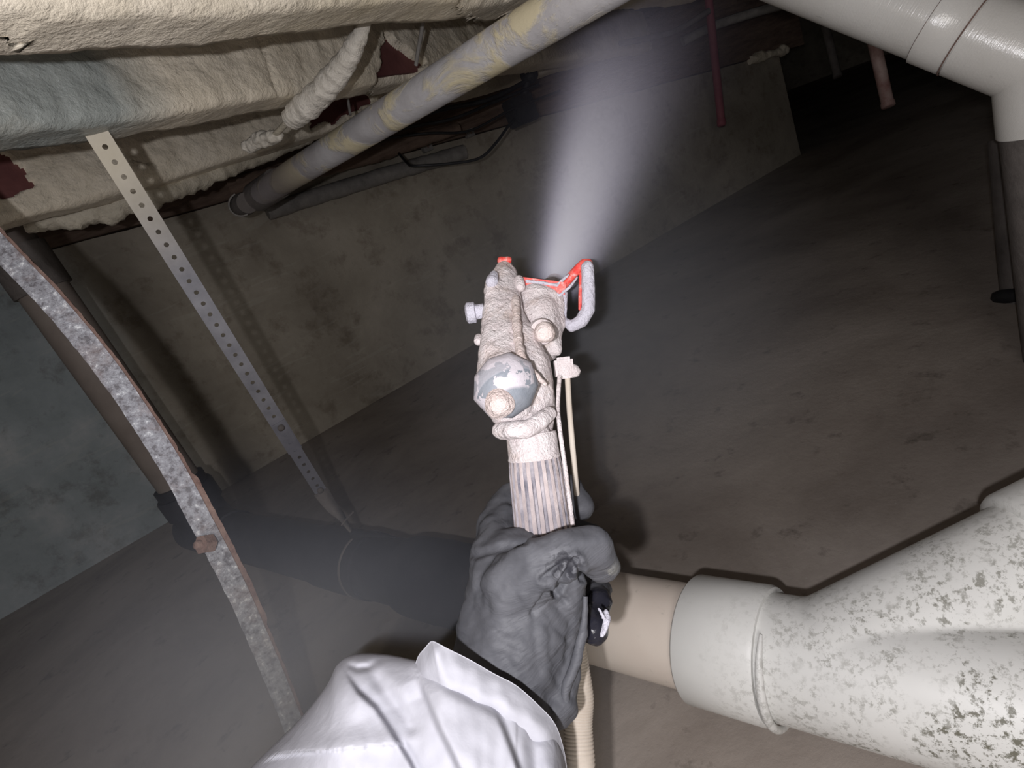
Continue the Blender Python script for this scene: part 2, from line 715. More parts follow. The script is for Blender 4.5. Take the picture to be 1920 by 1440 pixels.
box('floor', (-3, -2.5, -.1), (9, 8, 0), M['floor'])['kind'] = 'structure'
box('ceiling', (-3, -2.5, 1.03), (9, 8, 1.1), M['subfloor'])['kind'] = 'structure'
xs = np.linspace(-2.9, 3.68, 60)
V, Fc = [], []
for x in xs:
    for (dy, z) in ((0, 0), (0, wtop(x)), (.22, wtop(x)), (.22, 0)):
        zz = z + (fbm((x * 2, 0, 0), 3, 3) * .006 if z > 0 else 0)
        V.append((x, wy(x) + dy, zz))
for i in range(len(xs) - 1):
    for j in range(4):
        Fc.append((i * 4 + j, (i + 1) * 4 + j, (i + 1) * 4 + (j + 1) % 4, i * 4 + (j + 1) % 4))
Fc += [(0, 1, 2, 3), tuple((len(xs) - 1) * 4 + j for j in (3, 2, 1, 0))]
o = build('wall_back', V, Fc, M['wall'], smooth=False); fix(o); o['kind'] = 'structure'
for nm, lo, hi in (('wall_left', (-3, -2.5, 0), (-2.9, 8, 1.03)), ('wall_right', (8.9, -2.5, 0), (9, 8, 1.03)),
                   ('wall_front', (-2.9, -2.5, 0), (8.9, -2.4, 1.03)), ('wall_far', (-2.9, 7.9, 0), (8.9, 8, 1.03))):
    box(nm, lo, hi, M['wall'])['kind'] = 'structure'

# timber on top of the wall
V, Fc = [], []
xs2 = np.linspace(-2.88, 3.9, 40)
for x in xs2:
    for (dy, z) in ((-.02, wtop(x) + .004), (-.02, 1.028), (.16, 1.028), (.16, wtop(x) + .004)):
        V.append((x, wy(x) + dy, z))
for i in range(len(xs2) - 1):
    for j in range(4):
        Fc.append((i * 4 + j, (i + 1) * 4 + j, (i + 1) * 4 + (j + 1) % 4, i * 4 + (j + 1) % 4))
Fc += [(0, 1, 2, 3), tuple((len(xs2) - 1) * 4 + j for j in (3, 2, 1, 0))]
o = build('sill_beam', V, Fc, M['lumber'], smooth=False); fix(o)
tag(o, 'dark brown timber sill lying on top of the concrete wall', 'beam')

# ------------------------------------------------------------------ foam covered joists


def joist(name, a, b, z0, ext0, ext1, label, mat, holes=(), amp=1., wave=.007, thick=.042, ztop=1.029, n=300, seam=None):
    pa, pb = on_z(*a, z0), on_z(*b, z0)
    dr = pb - pa; L = np.linalg.norm(dr); dr /= L
    nm = np.array([dr[1], -dr[0], 0.])            # towards the lens
    s0, s1 = -ext0, L + ext1
    root = thing(name, pa + dr * (s0 + s1) / 2 + np.array([0, 0, 0.]), label, 'joist')
    a0, a1 = pa + dr * (s0 + .005), pa + dr * (s1 - .005)
    zc = (z0 + .015 + ztop) / 2
    up = np.array([0, 0, 1.])
    c0, c1 = a0 - nm * (thick / 2 + .012), a1 - nm * (thick / 2 + .012)
    c0[2] = c1[2] = zc
    obox('board', c0, c1, thick, ztop - z0 - .02, nm, M['primer'], root)
    prof = []
    for k in range(44):
        prof.append((0, ztop - (ztop - z0 - .015) * k / 43))
    for k in range(1, 8):
        an = k / 7 * math.pi / 2
        prof.append((-.015 + .015 * math.cos(an), z0 + .015 - .015 * math.sin(an)))
    for k in range(1, 8):
        prof.append((-.015 - (thick + .006) * k / 7, z0))
    for k in range(1, 10):
        prof.append((-.021 - thick, z0 + (ztop - z0) * k / 9))
    V = []
    m = len(prof)
    for i in range(n):
        f_ = i / (n - 1)
        s = np.interp(f_, [0, .06, .9, 1], [s0, -.12, min(1.5, s1 - .01), s1])
        sag = wave * noise.noise(Vector((s * 3.1, z0 * 20, 1))) * 1.6
        for (q, z) in prof:
            p = pa + dr * s + nm * q
            f = (ztop - z) / (ztop - z0)
            p = np.array([p[0], p[1], z + sag * f])
            dn = amp * (.0055 * fbm(p, 9, 3) + .0026 * fbm(p, 40, 4) + .008 * noise.noise(Vector((s * 4, f * 2, z0 * 9))))
            dn = max(dn, -.007)
            if seam:
                x, y = seen(p)
                dd = abs((x - seam[0][0]) - (seam[1][0] - seam[0][0]) * (y - seam[0][1]) / (seam[1][1] - seam[0][1]))
                if seam[0][1] < y < seam[1][1]:
                    dn -= .006 * math.exp(-(dd / 3.5) ** 2)
            x, y = seen(p)
            jx, jy = x + 9 * fbm(p, 26, 3), y + 7 * fbm(p + 3, 26, 3)
            gone = any(inside(jx, jy, h) for h in holes)
            p = p + nm * dn + (up * -abs(dn) * .4 if q < 0 else 0)
            if gone:
                p = p - nm * .022
            V.append(p)
    Fc = []
    for i in range(n - 1):
        for j in range(m - 1):
            Fc.append((i * m + j, i * m + j + 1, (i + 1) * m + j + 1, (i + 1) * m + j))
    o = build('foam_coat', V, Fc, mat, root)
    return root


joist('foamed_joist', (0, 22), (700, 4), .862, .7, 1.6, 'nearest floor joist, thick cream foam with yellow patches, along the top edge', M['foam'],
      [[(-60, 18), (60, 22), (62, 60), (-60, 60)], [(870, -20), (975, -30), (960, 25), (905, 28), (860, 10)]])
joist('foamed_joist', (0, 250), (520, 182), .862, .8, 2.6, 'joist under smooth cream foam with a wet grey patch at its left end', M['foam'],
      [[(-90, 30), (60, 30), (50, 55), (-90, 58)], [(716, 60), (760, 90), (800, 118), (770, 170), (700, 178), (712, 120)]], n=420,
      seam=((480, 50), (524, 178)))
joist('foamed_joist', (30, 415), (900, 172), .885, .8, 2.2, 'farther joist in rough beige foam with bare dark red wood showing', M['foam'],
      [[(-60, 260), (20, 290), (72, 345), (10, 372), (-60, 390)], [(585, 178), (690, 165), (700, 195), (655, 215), (590, 240), (578, 215)]], n=420)

# rough foam ridges hanging under the farther joist
def ridge(pxs, r, label, mat, name='foam_ridge', cat='foam', amp=.35, seg=18, n=120, flat=None):
    pts = catmull([P(*p) for p in pxs], n)
    rr = [np.interp(i / (n - 1), np.linspace(0, 1, len(r)), r) for i in range(n)]
    o = tube(name, pts, rr, mat, None, seg, True, lambda p, i, a: amp * fbm(p, 28, 3) + .5 * amp * fbm(p, 80, 2))
    return tag(o, label, cat)


ridge([(-60, 375, 1.02), (70, 362, 1.08), (250, 325, 1.16), (420, 280, 1.32), (545, 232, 1.42)], [.020, .024, .022, .018, .010],
      'upper lumpy foam ridge under the beige foamed joist', M['foam'])
ridge([(40, 412, 1.12), (150, 400, 1.17), (300, 362, 1.24), (420, 318, 1.36), (560, 262, 1.50), (620, 242, 1.56)], [.022, .028, .024, .020, .018, .008],
      'lower lumpy foam ridge above the timber sill', M['foam_dull'])

# ------------------------------------------------------------------ things along the wall top
r = thing('clean_out_pipe', P(470, 385, 1.5), 'dull grey pipe crossing below the joists, cream overspray in patches', 'pipe')
pa, pb = P(1190, -66, .70), P(492, 362, 1.5)
pa0 = pa + (pa - pb) / np.linalg.norm(pa - pb) * .5
tube('pipe_barrel', catmull([pa0, pa, pb], 60), .031, M['overspray'], r, 32)
lathe('hub', P(520, 344, 1.47), P(478, 372, 1.53), [(0, .0315), (0, .037), (.9, .037), (1, .034)], M['iron'], r)
lathe('end_cap', P(464, 380, 1.50), P(450, 386, 1.56), [(0, .020), (.02, .026), (.3, .029), (1, .029)], M['iron'], r)
ring = catmull([P(452 + 23 * math.cos(a), 383 + 22 * math.sin(a), 1.495) for a in np.linspace(1.0, 4.2, 14)], 40)
tube('cap_rim', ring, .0022, M['grey_cable'], r, 8)

wall_pt = lambda x, y, off: (lambda q: q)(C + ray(x, y) * ((2.39 - off) / (ray(x, y)[1] + .088 * ray(x, y)[0])))
o = tube('wall_conduit', catmull([wall_pt(500, 397, .05), wall_pt(700, 335, .05), wall_pt(870, 285, .05)], 40), [.030] * 40, M['grey_cable'], None, 16,
         wob=lambda p, i, a: .12 * fbm(p, 20, 2))
tag(o, 'thick grey conduit running along the top of the wall', 'conduit')
tag(ridge([(430, 350, 1.9), (560, 322, 1.95), (700, 285, 2.05), (860, 240, 2.15)], [.03, .035, .035, .02], 'x', M['lumber'], 'blocking', amp=.15),
    'dark brown timber blocking above the grey conduit', 'timber')


def cable(pxs, r, label, mat='cable', name='cable', group=None, n=70):
    o = tube(name, catmull([P(*p) for p in pxs], n), r, M[mat], None, 8)
    return tag(o, label, 'cable', group)


cable([(560, 300, 1.7), (660, 262, 1.75), (720, 232, 1.8), (830, 205, 1.85), (920, 185, 1.9), (1000, 145, 2.0)], .0075, 'thick black cable swagged under the beige foamed joist')
cable([(640, 270, 1.75), (760, 240, 1.8), (850, 222, 1.85), (930, 190, 1.92), (1010, 158, 2.0)], .005, 'thinner black cable just below the thick swagged one')
cable([(700, 262, 1.8), (800, 250, 1.85), (880, 245, 1.9), (960, 205, 1.95), (1050, 170, 2.05)], .004, 'black cable lying over the small junction boxes')
cable([(748, 288, 1.97), (764, 306, 1.88), (778, 311, 1.8), (850, 306, 1.82), (900, 296, 1.85), (930, 268, 1.88), (952, 238, 1.93), (972, 215, 1.99)], .0045, 'loose black cable drooping in a loop below the junction boxes')
cable([(794, 32, .98), (790, 62, 1.0), (784, 95, 1.02), (780, 122, 1.04)], .0035, 'short foamed wire hanging beside the bare red patch', 'grey_cable')
cable([(651, 165, 1.2), (653, 190, 1.2), (657, 216, 1.2)], .0028, 'short pale wire in front of bare dark red wood', 'grey_cable')
cable([(640, 160, 1.3), (680, 172, 1.32), (720, 170, 1.34)], .0022, 'thin black wire curving between foamed joist and grey pipe')
cable([(1280, 78, 2.9), (1340, 48, 2.9), (1420, 22, 2.9), (1500, 0, 2.9), (1560, -20, 2.9)], .022, 'pale conduit slung under the far dark joists', 'grey_cable', 'conduit')
cable([(1060, 110, 2.3), (1150, 85, 2.4), (1260, 60, 2.5), (1330, 20, 2.5)], .012, 'dark conduit behind the top of the mist', 'iron', 'conduit')

for (x, y, z, s, lab) in ((800, 276, 1.95, .022, 'small grey junction box under the black cables, beside the open loop'),
                          (745, 285, 1.95, .018, 'small grey junction box above the grey wall conduit'),
                          (880, 250, 1.95, .020, 'small pale junction box in the dark nook before the mist')):
    p = wall_pt(x, y, s * .6)
    t = thing('junction_box', p - np.array([0, 0, s]), lab, 'box')
    box('body', p + np.array([-s, -s * .6, -s * .8]), p + np.array([s, s * .6, s * .8]), M['grey_cable'], t, bevel=.002)
    lathe('cover_screw', p + np.array([0, -s * .6, 0]), p + np.array([0, -s * .6 - .003, 0]), [(0, .005), (1, .004)], M['rust'], t, 12)
p = P(975, 205, 2.0)
t = thing('valve', p - np.array([0, 0, .05]), 'black round valve on a dark box beside the top of the mist', 'valve')
box('body', p + np.array([-.05, -.03, -.05]), p + np.array([.05, .03, .04]), M['cable'], t, bevel=.006)
q = P(992, 140, 1.98)
blob('knob', [[(q, .032)]], .004, M['cable'], t, 2)
tube('stem', catmull([p, q], 8), .014, M['cable'], t, 10)

# lumpy foam wrapped line at the top
r = thing('foamed_cable', P(690, 30, .80), 'foam-crusted cable swelling into a white sleeve, hanging off the nearest joist', 'cable')
pts = catmull([P(706, -10, .78), P(690, 30, .79), (P(668, 80, .81)), P(640, 128, .84), P(600, 175, .88), P(560, 212, .92), P(540, 226, .94)], 90)
rad = np.interp(np.linspace(0, 1, 90), [0, .15, .35, .55, .75, .93, 1], [.004, .006, .013, .018, .020, .017, .010])
tube('foam_sleeve', pts, rad, M['foam_white'], r, 20, True, lambda p, i, a: .035 * math.sin(i * 1.6 + fbm(p, 40, 2) * 3) + .14 * fbm(p, 60, 3))
tube('bare_end', catmull([P(545, 222, .94), P(528, 240, .97), P(514, 254, .99), P(498, 268, 1.03)], 24), .005, M['foam_dull'], r, 10)
blob('foam_lump', [[(P(520, 254, .99), .010), (P(490, 262, 1.01), .014), (P(465, 275, 1.03), .010)]], .003, M['foam_white'], r, 2,
     lambda p, q: .004 * fbm(p, 90, 3))

# things hanging in the dark on the right
def hanging(name, a, b, r, mat, label, cat, cap=None):
    t = thing(name, P(*b), label, cat)
    dv = P(*a) - P(*b)
    tube('rod', catmull([P(*b) + dv * max(1, (1.032 - P(*b)[2]) / dv[2]), P(*b)], 20), r, M[mat], t, 16)
    lathe('end_fitting', P(*b), P(b[0] + (b[0] - a[0]) * .06, b[1] + (b[1] - a[1]) * .06, b[2]), [(0, r * .5), (0, r * 1.12), (.8, r * 1.12), (1, r * .9)], M[mat], t, 16)
    return t


hanging('hanger_rod', (1333, 40, 2.6), (1352, 225, 2.7), .018, 'red_paint', 'dark red rod hanging right of the mist', 'rod')
hanging('pipe_stub', (1630, 40, 2.4), (1664, 192, 2.5), .024, 'pinkish', 'pinkish white pipe stub hanging below the big white pipe', 'pipe')
hanging('pipe_stub', (1550, 60, 3.2), (1570, 140, 3.3), .022, 'iron', 'faint grey pipe stub hanging in the dark, left of the pinkish one', 'pipe')
_fl = catmull([(3.40, wy(3.4) - .02, wtop(3.4)), (3.58, wy(3.58) - .03, wtop(3.58)), (3.72, wy(3.7) - .02, wtop(3.7))], 30)
o = tag(tube('foam_lump', _fl, [.022 + .006 * math.sin(i * .3) for i in range(30)], M['foam'], None, 14, True, lambda p, i, a: .4 * fbm(p, 28, 3)), 'small yellowish foam lump on the far end of the wall', 'foam')

# ------------------------------------------------------------------ the low drain run
PZ = .11


def pl(y, z=PZ):
    return np.array([.428 - .286 * y, y, z])


PR = .057
r = thing('black_drain_pipe', pl(1.2, 0), 'black plastic drain pipe lying low across the floor, behind the glove', 'pipe')
tube('pipe_barrel', catmull([pl(1.62), pl(.66)], 50), PR, M['black_pipe'], r, 40)
lathe('coupling', pl(.885), pl(.62), [(0, .058), (0, .0645), (.04, .066), (.3, .066), (.33, .0645), (.95, .0645), (1, .062)], M['black_pipe'], r, 48)
lathe('coupling', pl(1.15), pl(.99), [(0, .0575), (0, .0605), (.5, .0612), (1, .0605), (1, .0575)], M['black_pipe'], r, 48)
el = catmull([pl(1.55), pl(1.62), pl(1.665) + np.array([0, 0, .012]), pl(1.69) + np.array([0, 0, .05]), pl(1.695) + np.array([0, 0, .11]), pl(1.695) + np.array([0, 0, .16])], 40)
tube('elbow', el, .062, M['black_pipe'], r, 36)
lathe('elbow_hub', pl(1.695, .19), pl(1.695, .245), [(0, .063), (0, .070), (.9, .070), (1, .067)], M['black_pipe'], r, 40)
tube('elbow_end', catmull([pl(1.62), pl(1.80)], 20), .062, M['black_pipe'], r, 36)
# faint moulded rings stamped on the barrel
ax = pl(.62) - pl(1.62); ax /= np.linalg.norm(ax)
for x, y in ((722, 1091), (745, 1096), (770, 1101)):
    rr_ = ray(x, y)
    best = min((C + rr_ * s for s in np.linspace(.7, 1.3, 1200)),
               key=lambda q: abs(np.linalg.norm((q - pl(1.0)) - ax * (q - pl(1.0)).dot(ax)) - .0575) + .02 * np.linalg.norm(q - C))
    nn = (best - pl(1.0)) - ax * (best - pl(1.0)).dot(ax); nn /= np.linalg.norm(nn)
    bb = np.cross(nn, ax)
    cc = np.array([best + (ax * math.cos(a) + bb * math.sin(a)) * .0062 - nn * .0003 for a in np.linspace(0, 2 * math.pi, 18)])
    tube('stamp_ring', cc, .0009, M['dust'], r, 6)

r = thing('vertical_drain_pipe', pl(1.695, .28), 'brownish vertical drain pipe rising behind the rusty bar into black elbow', 'pipe')
tube('pipe_barrel', catmull([pl(1.695, .27), pl(1.695, 1.028)], 30), .052, M['drain'], r, 36)
lathe('hub', pl(1.695, .80), pl(1.695, .90), [(0, .0525), (0, .060), (1, .060), (1, .0525)], M['iron'], r, 36)

r = thing('cream_drain_pipe', pl(.55, 0), 'cream plastic drain pipe between the glove and the white wye', 'pipe')
tube('pipe_barrel', catmull([pl(.64), pl(.36)], 30), PR, M['pvc_cream'], r, 56)

r = thing('wye_fitting', pl(.2, 0), 'large white speckled wye fitting, joined to the cream pipe', 'pipe fitting')
mdir = pl(.15) - pl(.42); mdir /= np.linalg.norm(mdir)
Bd = mdir * .76 + np.array([-mdir[1], mdir[0], 0]) * .60 + np.array([0, 0, .17]); Bd /= np.linalg.norm(Bd)
b0 = pl(.275)
ex = [tube_data(catmull([pl(.37), pl(-.16)], 50), .0615, 48), tube_data(catmull([b0, b0 + Bd * .30], 30), .0635, 48)]
blob('body', [[(pl(.30), .05)]], .0024, M['pvc'], r, 5, None, ex)
lathe('hub', pl(.405), pl(.325), [(0, .058), (0, .0665), (.03, .0685), (.95, .0685), (1, .0665), (1, .06)], M['pvc'], r, 64)
# raised moulding seam near the hub, only on the lower side as in the photograph
_s = np.cross(mdir, [0, 0, 1.]); _s /= np.linalg.norm(_s)
_arc = np.array([pl(.318) + (_s * math.cos(a) + np.array([0, 0, 1.]) * math.sin(a)) * .0665 for a in np.linspace(-1.2, 1.15, 40)])
if seen(_arc[20])[1] < seen(pl(.318))[1]:
    _arc = np.array([pl(.318) + (-_s * math.cos(a) + np.array([0, 0, 1.]) * math.sin(a)) * .0665 for a in np.linspace(-1.2, 1.15, 40)])
tube('hub_ridge', _arc, [.0045 * math.sin(math.pi * (i + 1.5) / 42) ** .5 for i in range(40)], M['pvc'], r, 12)
tube('branch_pipe', catmull([b0 + Bd * .28, b0 + Bd * .75], 20), .057, M['pvc'], r, 48)
lathe('run_hub', pl(-.12), pl(-.20), [(0, .0610), (0, .0670), (.95, .0685), (1, .058)], M['pvc'], r, 64)
tube('run_pipe', catmull([pl(-.17), pl(-.6)], 20), .057, M['pvc'], r, 48)
lathe('branch_hub', b0 + Bd * .205, b0 + Bd * .30, [(0, .0635), (.02, .0700), (.08, .0725), (1, .0725), (1, .06)], M['pvc'], r, 64)

# ------------------------------------------------------------------ pipes at the upper right
e0 = P(1958, 150, .86)
r = thing('white_stack_pipe', e0 - np.array([0, 0, .2]), 'glossy white pipe crossing the top right corner into a tee', 'pipe')
qa, qb = P(1330, -118, 1.04), P(1960, 118, .84)
tube('pipe_barrel', catmull([qa + (qa - qb) * .9, qb], 50), .056, M['pvc_gloss'], r, 56)
tt = qb - qa; LL = np.linalg.norm(tt); tt /= LL


def along(px_x):
    best = min(np.linspace(0, 1, 400), key=lambda s: abs(seen(qa + (qb - qa) * s)[0] - px_x))
    return qa + (qb - qa) * best


lathe('collar', along(1752), along(1812), [(0, .0565), (0, .0595), (.94, .0595), (.97, .0575), (1, .0565)], M['pvc_gloss'], r, 64)
lathe('tee_socket', along(1816), along(1965), [(0, .0565), (0, .0590), (1, .0590)], M['pvc_gloss'], r, 64)
for xx_ in (1752, 1812):
    cc_ = along(xx_)
    n1_ = np.cross(tt, [0, 0, 1.]); n1_ /= np.linalg.norm(n1_); n2_ = np.cross(tt, n1_)
    tube('dirt_seam', np.array([cc_ + (n1_ * math.cos(a) + n2_ * math.sin(a)) * (.0575 if xx_ == 1752 else .0592) for a in np.linspace(0, 2 * math.pi, 60)]), .0011, M['rust'], r, 6)
vdn = np.array([0, 0, -1.])
dn0 = along(1955)
lathe('tee_branch', dn0, dn0 + vdn * .090, [(0, .0590), (.93, .0600), (1, .0600), (1, .05)], M['pvc_gloss'], r, 64)
upn = np.cross(tt, R[:, 2]); upn /= np.linalg.norm(upn)
if upn[2] < 0:
    upn = -upn
s0_ = along(1905) + upn * .02
lathe('side_inlet', along(1900), along(1900) + upn * .115, [(0, .045), (1, .045)], M['pvc_gloss'], r, 48)

r = thing('stack_lower_pipe', dn0 + vdn * .45, 'grey brown vertical pipe below the white tee at the right edge', 'pipe')
tube('pipe_barrel', catmull([dn0 + vdn * .08, np.array([dn0[0], dn0[1], 0.0])], 30), .0565, M['iron'], r, 48)

# dark cast pipe behind it, with hubs
r = thing('cast_iron_pipe', P(1930, 860, 1.15), 'dark iron pipe with swollen hubs standing at the right edge', 'pipe')
ca, cb = P(1912, 250, 1.15), P(1958, 900, 1.30)
tube('pipe_barrel', catmull([ca, cb], 30), .050, M['iron'], r, 40)


def hub(y, rr, mat, h=22):
    f = (y - 250) / 650
    x = 1912 + 46 * f; z = 1.15 + .15 * f
    lathe('hub', P(x, y - h, z), P(x, y + h, z), [(0, rr * .85), (.15, rr), (.5, rr * 1.04), (.85, rr), (1, rr * .85)], M[mat], r, 40)


hub(555, .064, 'cable', 14)
hub(640, .054, 'iron', 60)
hub(700, .068, 'grey_cable', 24)
hub(810, .064, 'grey_cable', 30)

# ------------------------------------------------------------------ perforated strap
sa, sb = P(150, 200, .664), P(607, 930, 1.06)
t = sb - sa; SL = np.linalg.norm(t); t /= SL
vw = C - (sa + sb) / 2; vw /= np.linalg.norm(vw)
sd = np.cross(t, vw); sd /= np.linalg.norm(sd)
nn = np.cross(sd, t)
r = thing('perforated_strap', sb, 'galvanised perforated hanger strap running from foamed joist down to black pipe', 'strap')


def strap_part(name, s0, s1, w, off, holes_skip=0, taper=0.0, pitch=.0178, hr=.0031):
    V, Fc = [], []
    cells = max(1, int(round((s1 - s0) / pitch)))
    pt = (s1 - s0) / cells
    K = 16
    th = .0012
    for c in range(cells):
        s = s0 + pt * (c + .5)
        base = len(V)
        wc0 = w * (1 - taper * max(0, (c - (cells - 2))) / 2)
        for layer in (0, 1):
            zz = off + (th if layer == 0 else 0)
            for ringk in (0, 1):
                for k in range(K):
                    a = 2 * math.pi * k / K
                    cx, cy = math.cos(a), math.sin(a)
                    if ringk == 0:
                        u_, v_ = cx * hr, cy * hr
                    else:
                        m_ = max(abs(cx), abs(cy))
                        u_, v_ = cx / m_ * wc0 / 2, cy / m_ * pt / 2
                    bend = .004 * math.sin((s + v_) / SL * 5.0)
                    V.append(sa + t * (s + v_) + sd * u_ + nn * (zz + bend))
        for k in range(K):
            k2 = (k + 1) % K
            i0, o0, i1, o1 = base, base + K, base + 2 * K, base + 3 * K
            Fc += [(i0 + k, i0 + k2, o0 + k2, o0 + k), (i1 + k, o1 + k, o1 + k2, i1 + k2), (i0 + k, i1 + k, i1 + k2, i0 + k2), (o0 + k, o0 + k2, o1 + k2, o1 + k)]
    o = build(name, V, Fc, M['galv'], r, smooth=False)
    fix(o)
    return o


strap_part('upper_band', 0, SL * .83, .0245, 0)
strap_part('lower_band', SL * .73, SL, .0215, .0014)
for f in (.745, .975):
    c = sa + t * SL * f + nn * .003
    lathe('rivet', c - nn * .002, c + nn * .003, [(0, .0055), (.6, .0055), (1, .003)], M['iron'], r, 16)
tail = catmull([sb - t * .012, P(622, 950, 1.06), P(640, 968, 1.06), P(655, 990, 1.045), P(664, 1002, 1.04)], 30)
V, Fc = [], []
for i, p in enumerate(tail):
    w_ = .020 * (1 - i / 29) + .007
    tw = i / 29 * 1.3
    ss = sd * math.cos(tw) + nn * math.sin(tw)
    for q in (-1, 1):
        for h in (0, 1):
            V.append(p + ss * q * w_ / 2 + np.cross(t, ss) * .0015 * h)
for i in range(29):
    a = i * 4; b = a + 4
    for (m, n_) in ((0, 1), (1, 3), (3, 2), (2, 0)):
        Fc.append((a + m, a + n_, b + n_, b + m))
o = build('twisted_tail', V, Fc, M['iron'], r)
tube('tie_wire', catmull([P(662, 960, 1.02), P(648, 975, 1.04), P(640, 985, 1.04)], 12), .0015, M['iron'], r, 6)
wc = min(np.linspace(.8, 1.3, 200), key=lambda y: abs(seen(pl(y, PZ + PR))[0] - 662))
cc = np.array([pl(wc) + (np.array([0, 0, 1.]) * math.sin(a) + np.cross(ax, [0, 0, 1.]) * math.cos(a)) * (PR + .0025) for a in np.linspace(0, 2 * math.pi, 40)])
tube('pipe_loop', cc, .0035, M['iron'], r, 8)
blob('loop_knot', [[(P(664, 1002, 1.02), .008), (P(700, 1003, 1.0), .005), (P(740, 1008, .98), .003)]], .002, M['cable'], r, 1)

# ------------------------------------------------------------------ rusty bent bar
pts = catmull([P(-130, 330, .60), P(-60, 402, .60), P(12, 478, .60), (P(100, 570, .60)), P(190, 678, .605), P(262, 780, .61), P(325, 880, .615), P(385, 992, .62), P(440, 1098, .64),
               P(492, 1215, .66), P(545, 1345, .68), P(590, 1470, .72)], 140)
r = thing('bent_steel_bar', pts[-1], 'flaking bent steel bar with rusty edge curving down in front at left', 'bar')
V, Fc = [], []
fr = frames(pts)
for i, p in enumerate(pts):
    tt_ = fr[i][0]
    vv = C - p; vv = vv - tt_ * vv.dot(tt_); vv /= np.linalg.norm(vv)
    s_ = np.cross(tt_, vv)                       # across the flat face
    if seen(p + s_ * .01)[0] < seen(p)[0]:
        s_ = -s_
    hw = .0108 + .0006 * fbm(p, 90, 3)
    hr_ = .0108 + .0010 * fbm(p + 5, 160, 3)
    for (a_, b_) in ((-hw, .002), (-hw * .6, .0035), (hr_ * .4, .003), (hr_, .0035), (hr_ + .001, -.004), (-hw, -.004)):
        V.append(p + s_ * a_ + vv * b_)
for i in range(len(pts) - 1):
    for j in range(6):
        Fc.append((i * 6 + j, i * 6 + (j + 1) % 6, (i + 1) * 6 + (j + 1) % 6, (i + 1) * 6 + j))
Fc += [tuple(range(6)), tuple((len(pts) - 1) * 6 + j for j in range(6))]
o = build('flat_face', V, Fc, M['flaky'], r); fix(o)
V, Fc = [], []
for i, p in enumerate(pts):
    tt_ = fr[i][0]
    vv = C - p; vv = vv - tt_ * vv.dot(tt_); vv /= np.linalg.norm(vv)
    s_ = np.cross(tt_, vv)
    if seen(p + s_ * .01)[0] < seen(p)[0]:
        s_ = -s_
    up_ = .0035 + .0012 * abs(fbm(p, 200, 3))
    o0 = .0100
    w2 = .0134 + .0009 * fbm(p, 170, 3)
    if 78 < i < 110:
        w2 += .0025
    for (a_, b_) in ((o0, up_ * .6), (o0 + .001, up_ + .002), (w2, up_ + .001), (w2 + .0005, -.016), (o0, -.016)):
        V.append(p + s_ * a_ + vv * b_)
for i in range(len(pts) - 1):
    for j in range(5):
        Fc.append((i * 5 + j, i * 5 + (j + 1) % 5, (i + 1) * 5 + (j + 1) % 5, (i + 1) * 5 + j))
Fc += [tuple(range(5)), tuple((len(pts) - 1) * 5 + j for j in range(5))]
o = build('rusty_lip', V, Fc, M['rust'], r); fix(o)
nut_c = P(386, 1020, .612)
ndir = P(372, 1022, .604) - nut_c; ndir /= np.linalg.norm(ndir)
nut = lathe('nut', nut_c + ndir * -.006, nut_c + ndir * .006, [(0, .0100), (1, .0100)], M['rust'], r, 6)
lathe('bolt_end', nut_c, nut_c + ndir * .0125, [(0, .0045), (.9, .0045), (1, .0035)], M['rust'], nut, 14)

# ------------------------------------------------------------------ the person: gloved hand and coverall sleeve
per = thing('person', P(940, 1250, .36), 'person in white coverall sleeve and black rubber glove gripping the spray gun', 'person')


def cr(x, y, z, rp):
    """point and radius: rp pixels as seen."""
    return (P(x, y, z), rp * z / F)


hand = [
    # forearm, wrist, back of the hand
    [cr(925, 1420, .362, 98), cr(950, 1320, .364, 102), cr(968, 1200, .372, 100), cr(978, 1120, .382, 92), cr(968, 1062, .395, 76)],
    [cr(1035, 1320, .36, 50), cr(1045, 1225, .375, 46), cr(1052, 1150, .378, 44), cr(1050, 1090, .375, 50)],
    [cr(905, 1180, .375, 52), cr(925, 1090, .40, 50), cr(940, 1030, .42, 50), cr(946, 985, .435, 42)],
    [cr(940, 1090, .385, 62), cr(935, 1045, .405, 54), cr(938, 1005, .425, 46)],
    [cr(905, 1290, .35, 62), cr(900, 1210, .372, 50)],
    # thumb across the front
    [cr(965, 1100, .365, 66), cr(1010, 1062, .352, 54), cr(1062, 1036, .348, 45), cr(1112, 1024, .354, 40), cr(1128, 1058, .362, 34), cr(1133, 1068, .366, 30)],
    # index finger behind the handle
    [cr(928, 1045, .42, 46), cr(934, 985, .440, 40), cr(962, 938, .462, 36), cr(1015, 918, .474, 33), cr(1066, 918, .468, 30), cr(1090, 950, .452, 27)],
    # middle finger
    [cr(945, 1060, .43, 44), cr(985, 1010, .470, 38), cr(1060, 1000, .478, 34), cr(1108, 1010, .46, 28), cr(1116, 1040, .44, 26)],
    # ring finger
    [cr(965, 1130, .43, 42), cr(1020, 1085, .462, 38), cr(1085, 1085, .462, 33), cr(1120, 1105, .44, 28), cr(1122, 1128, .41, 26)],
    # little finger, wet tip at the right
    [cr(985, 1190, .42, 40), cr(1040, 1150, .44, 38), cr(1095, 1140, .43, 35), cr(1112, 1158, .405, 35), cr(1114, 1180, .392, 32)],
]


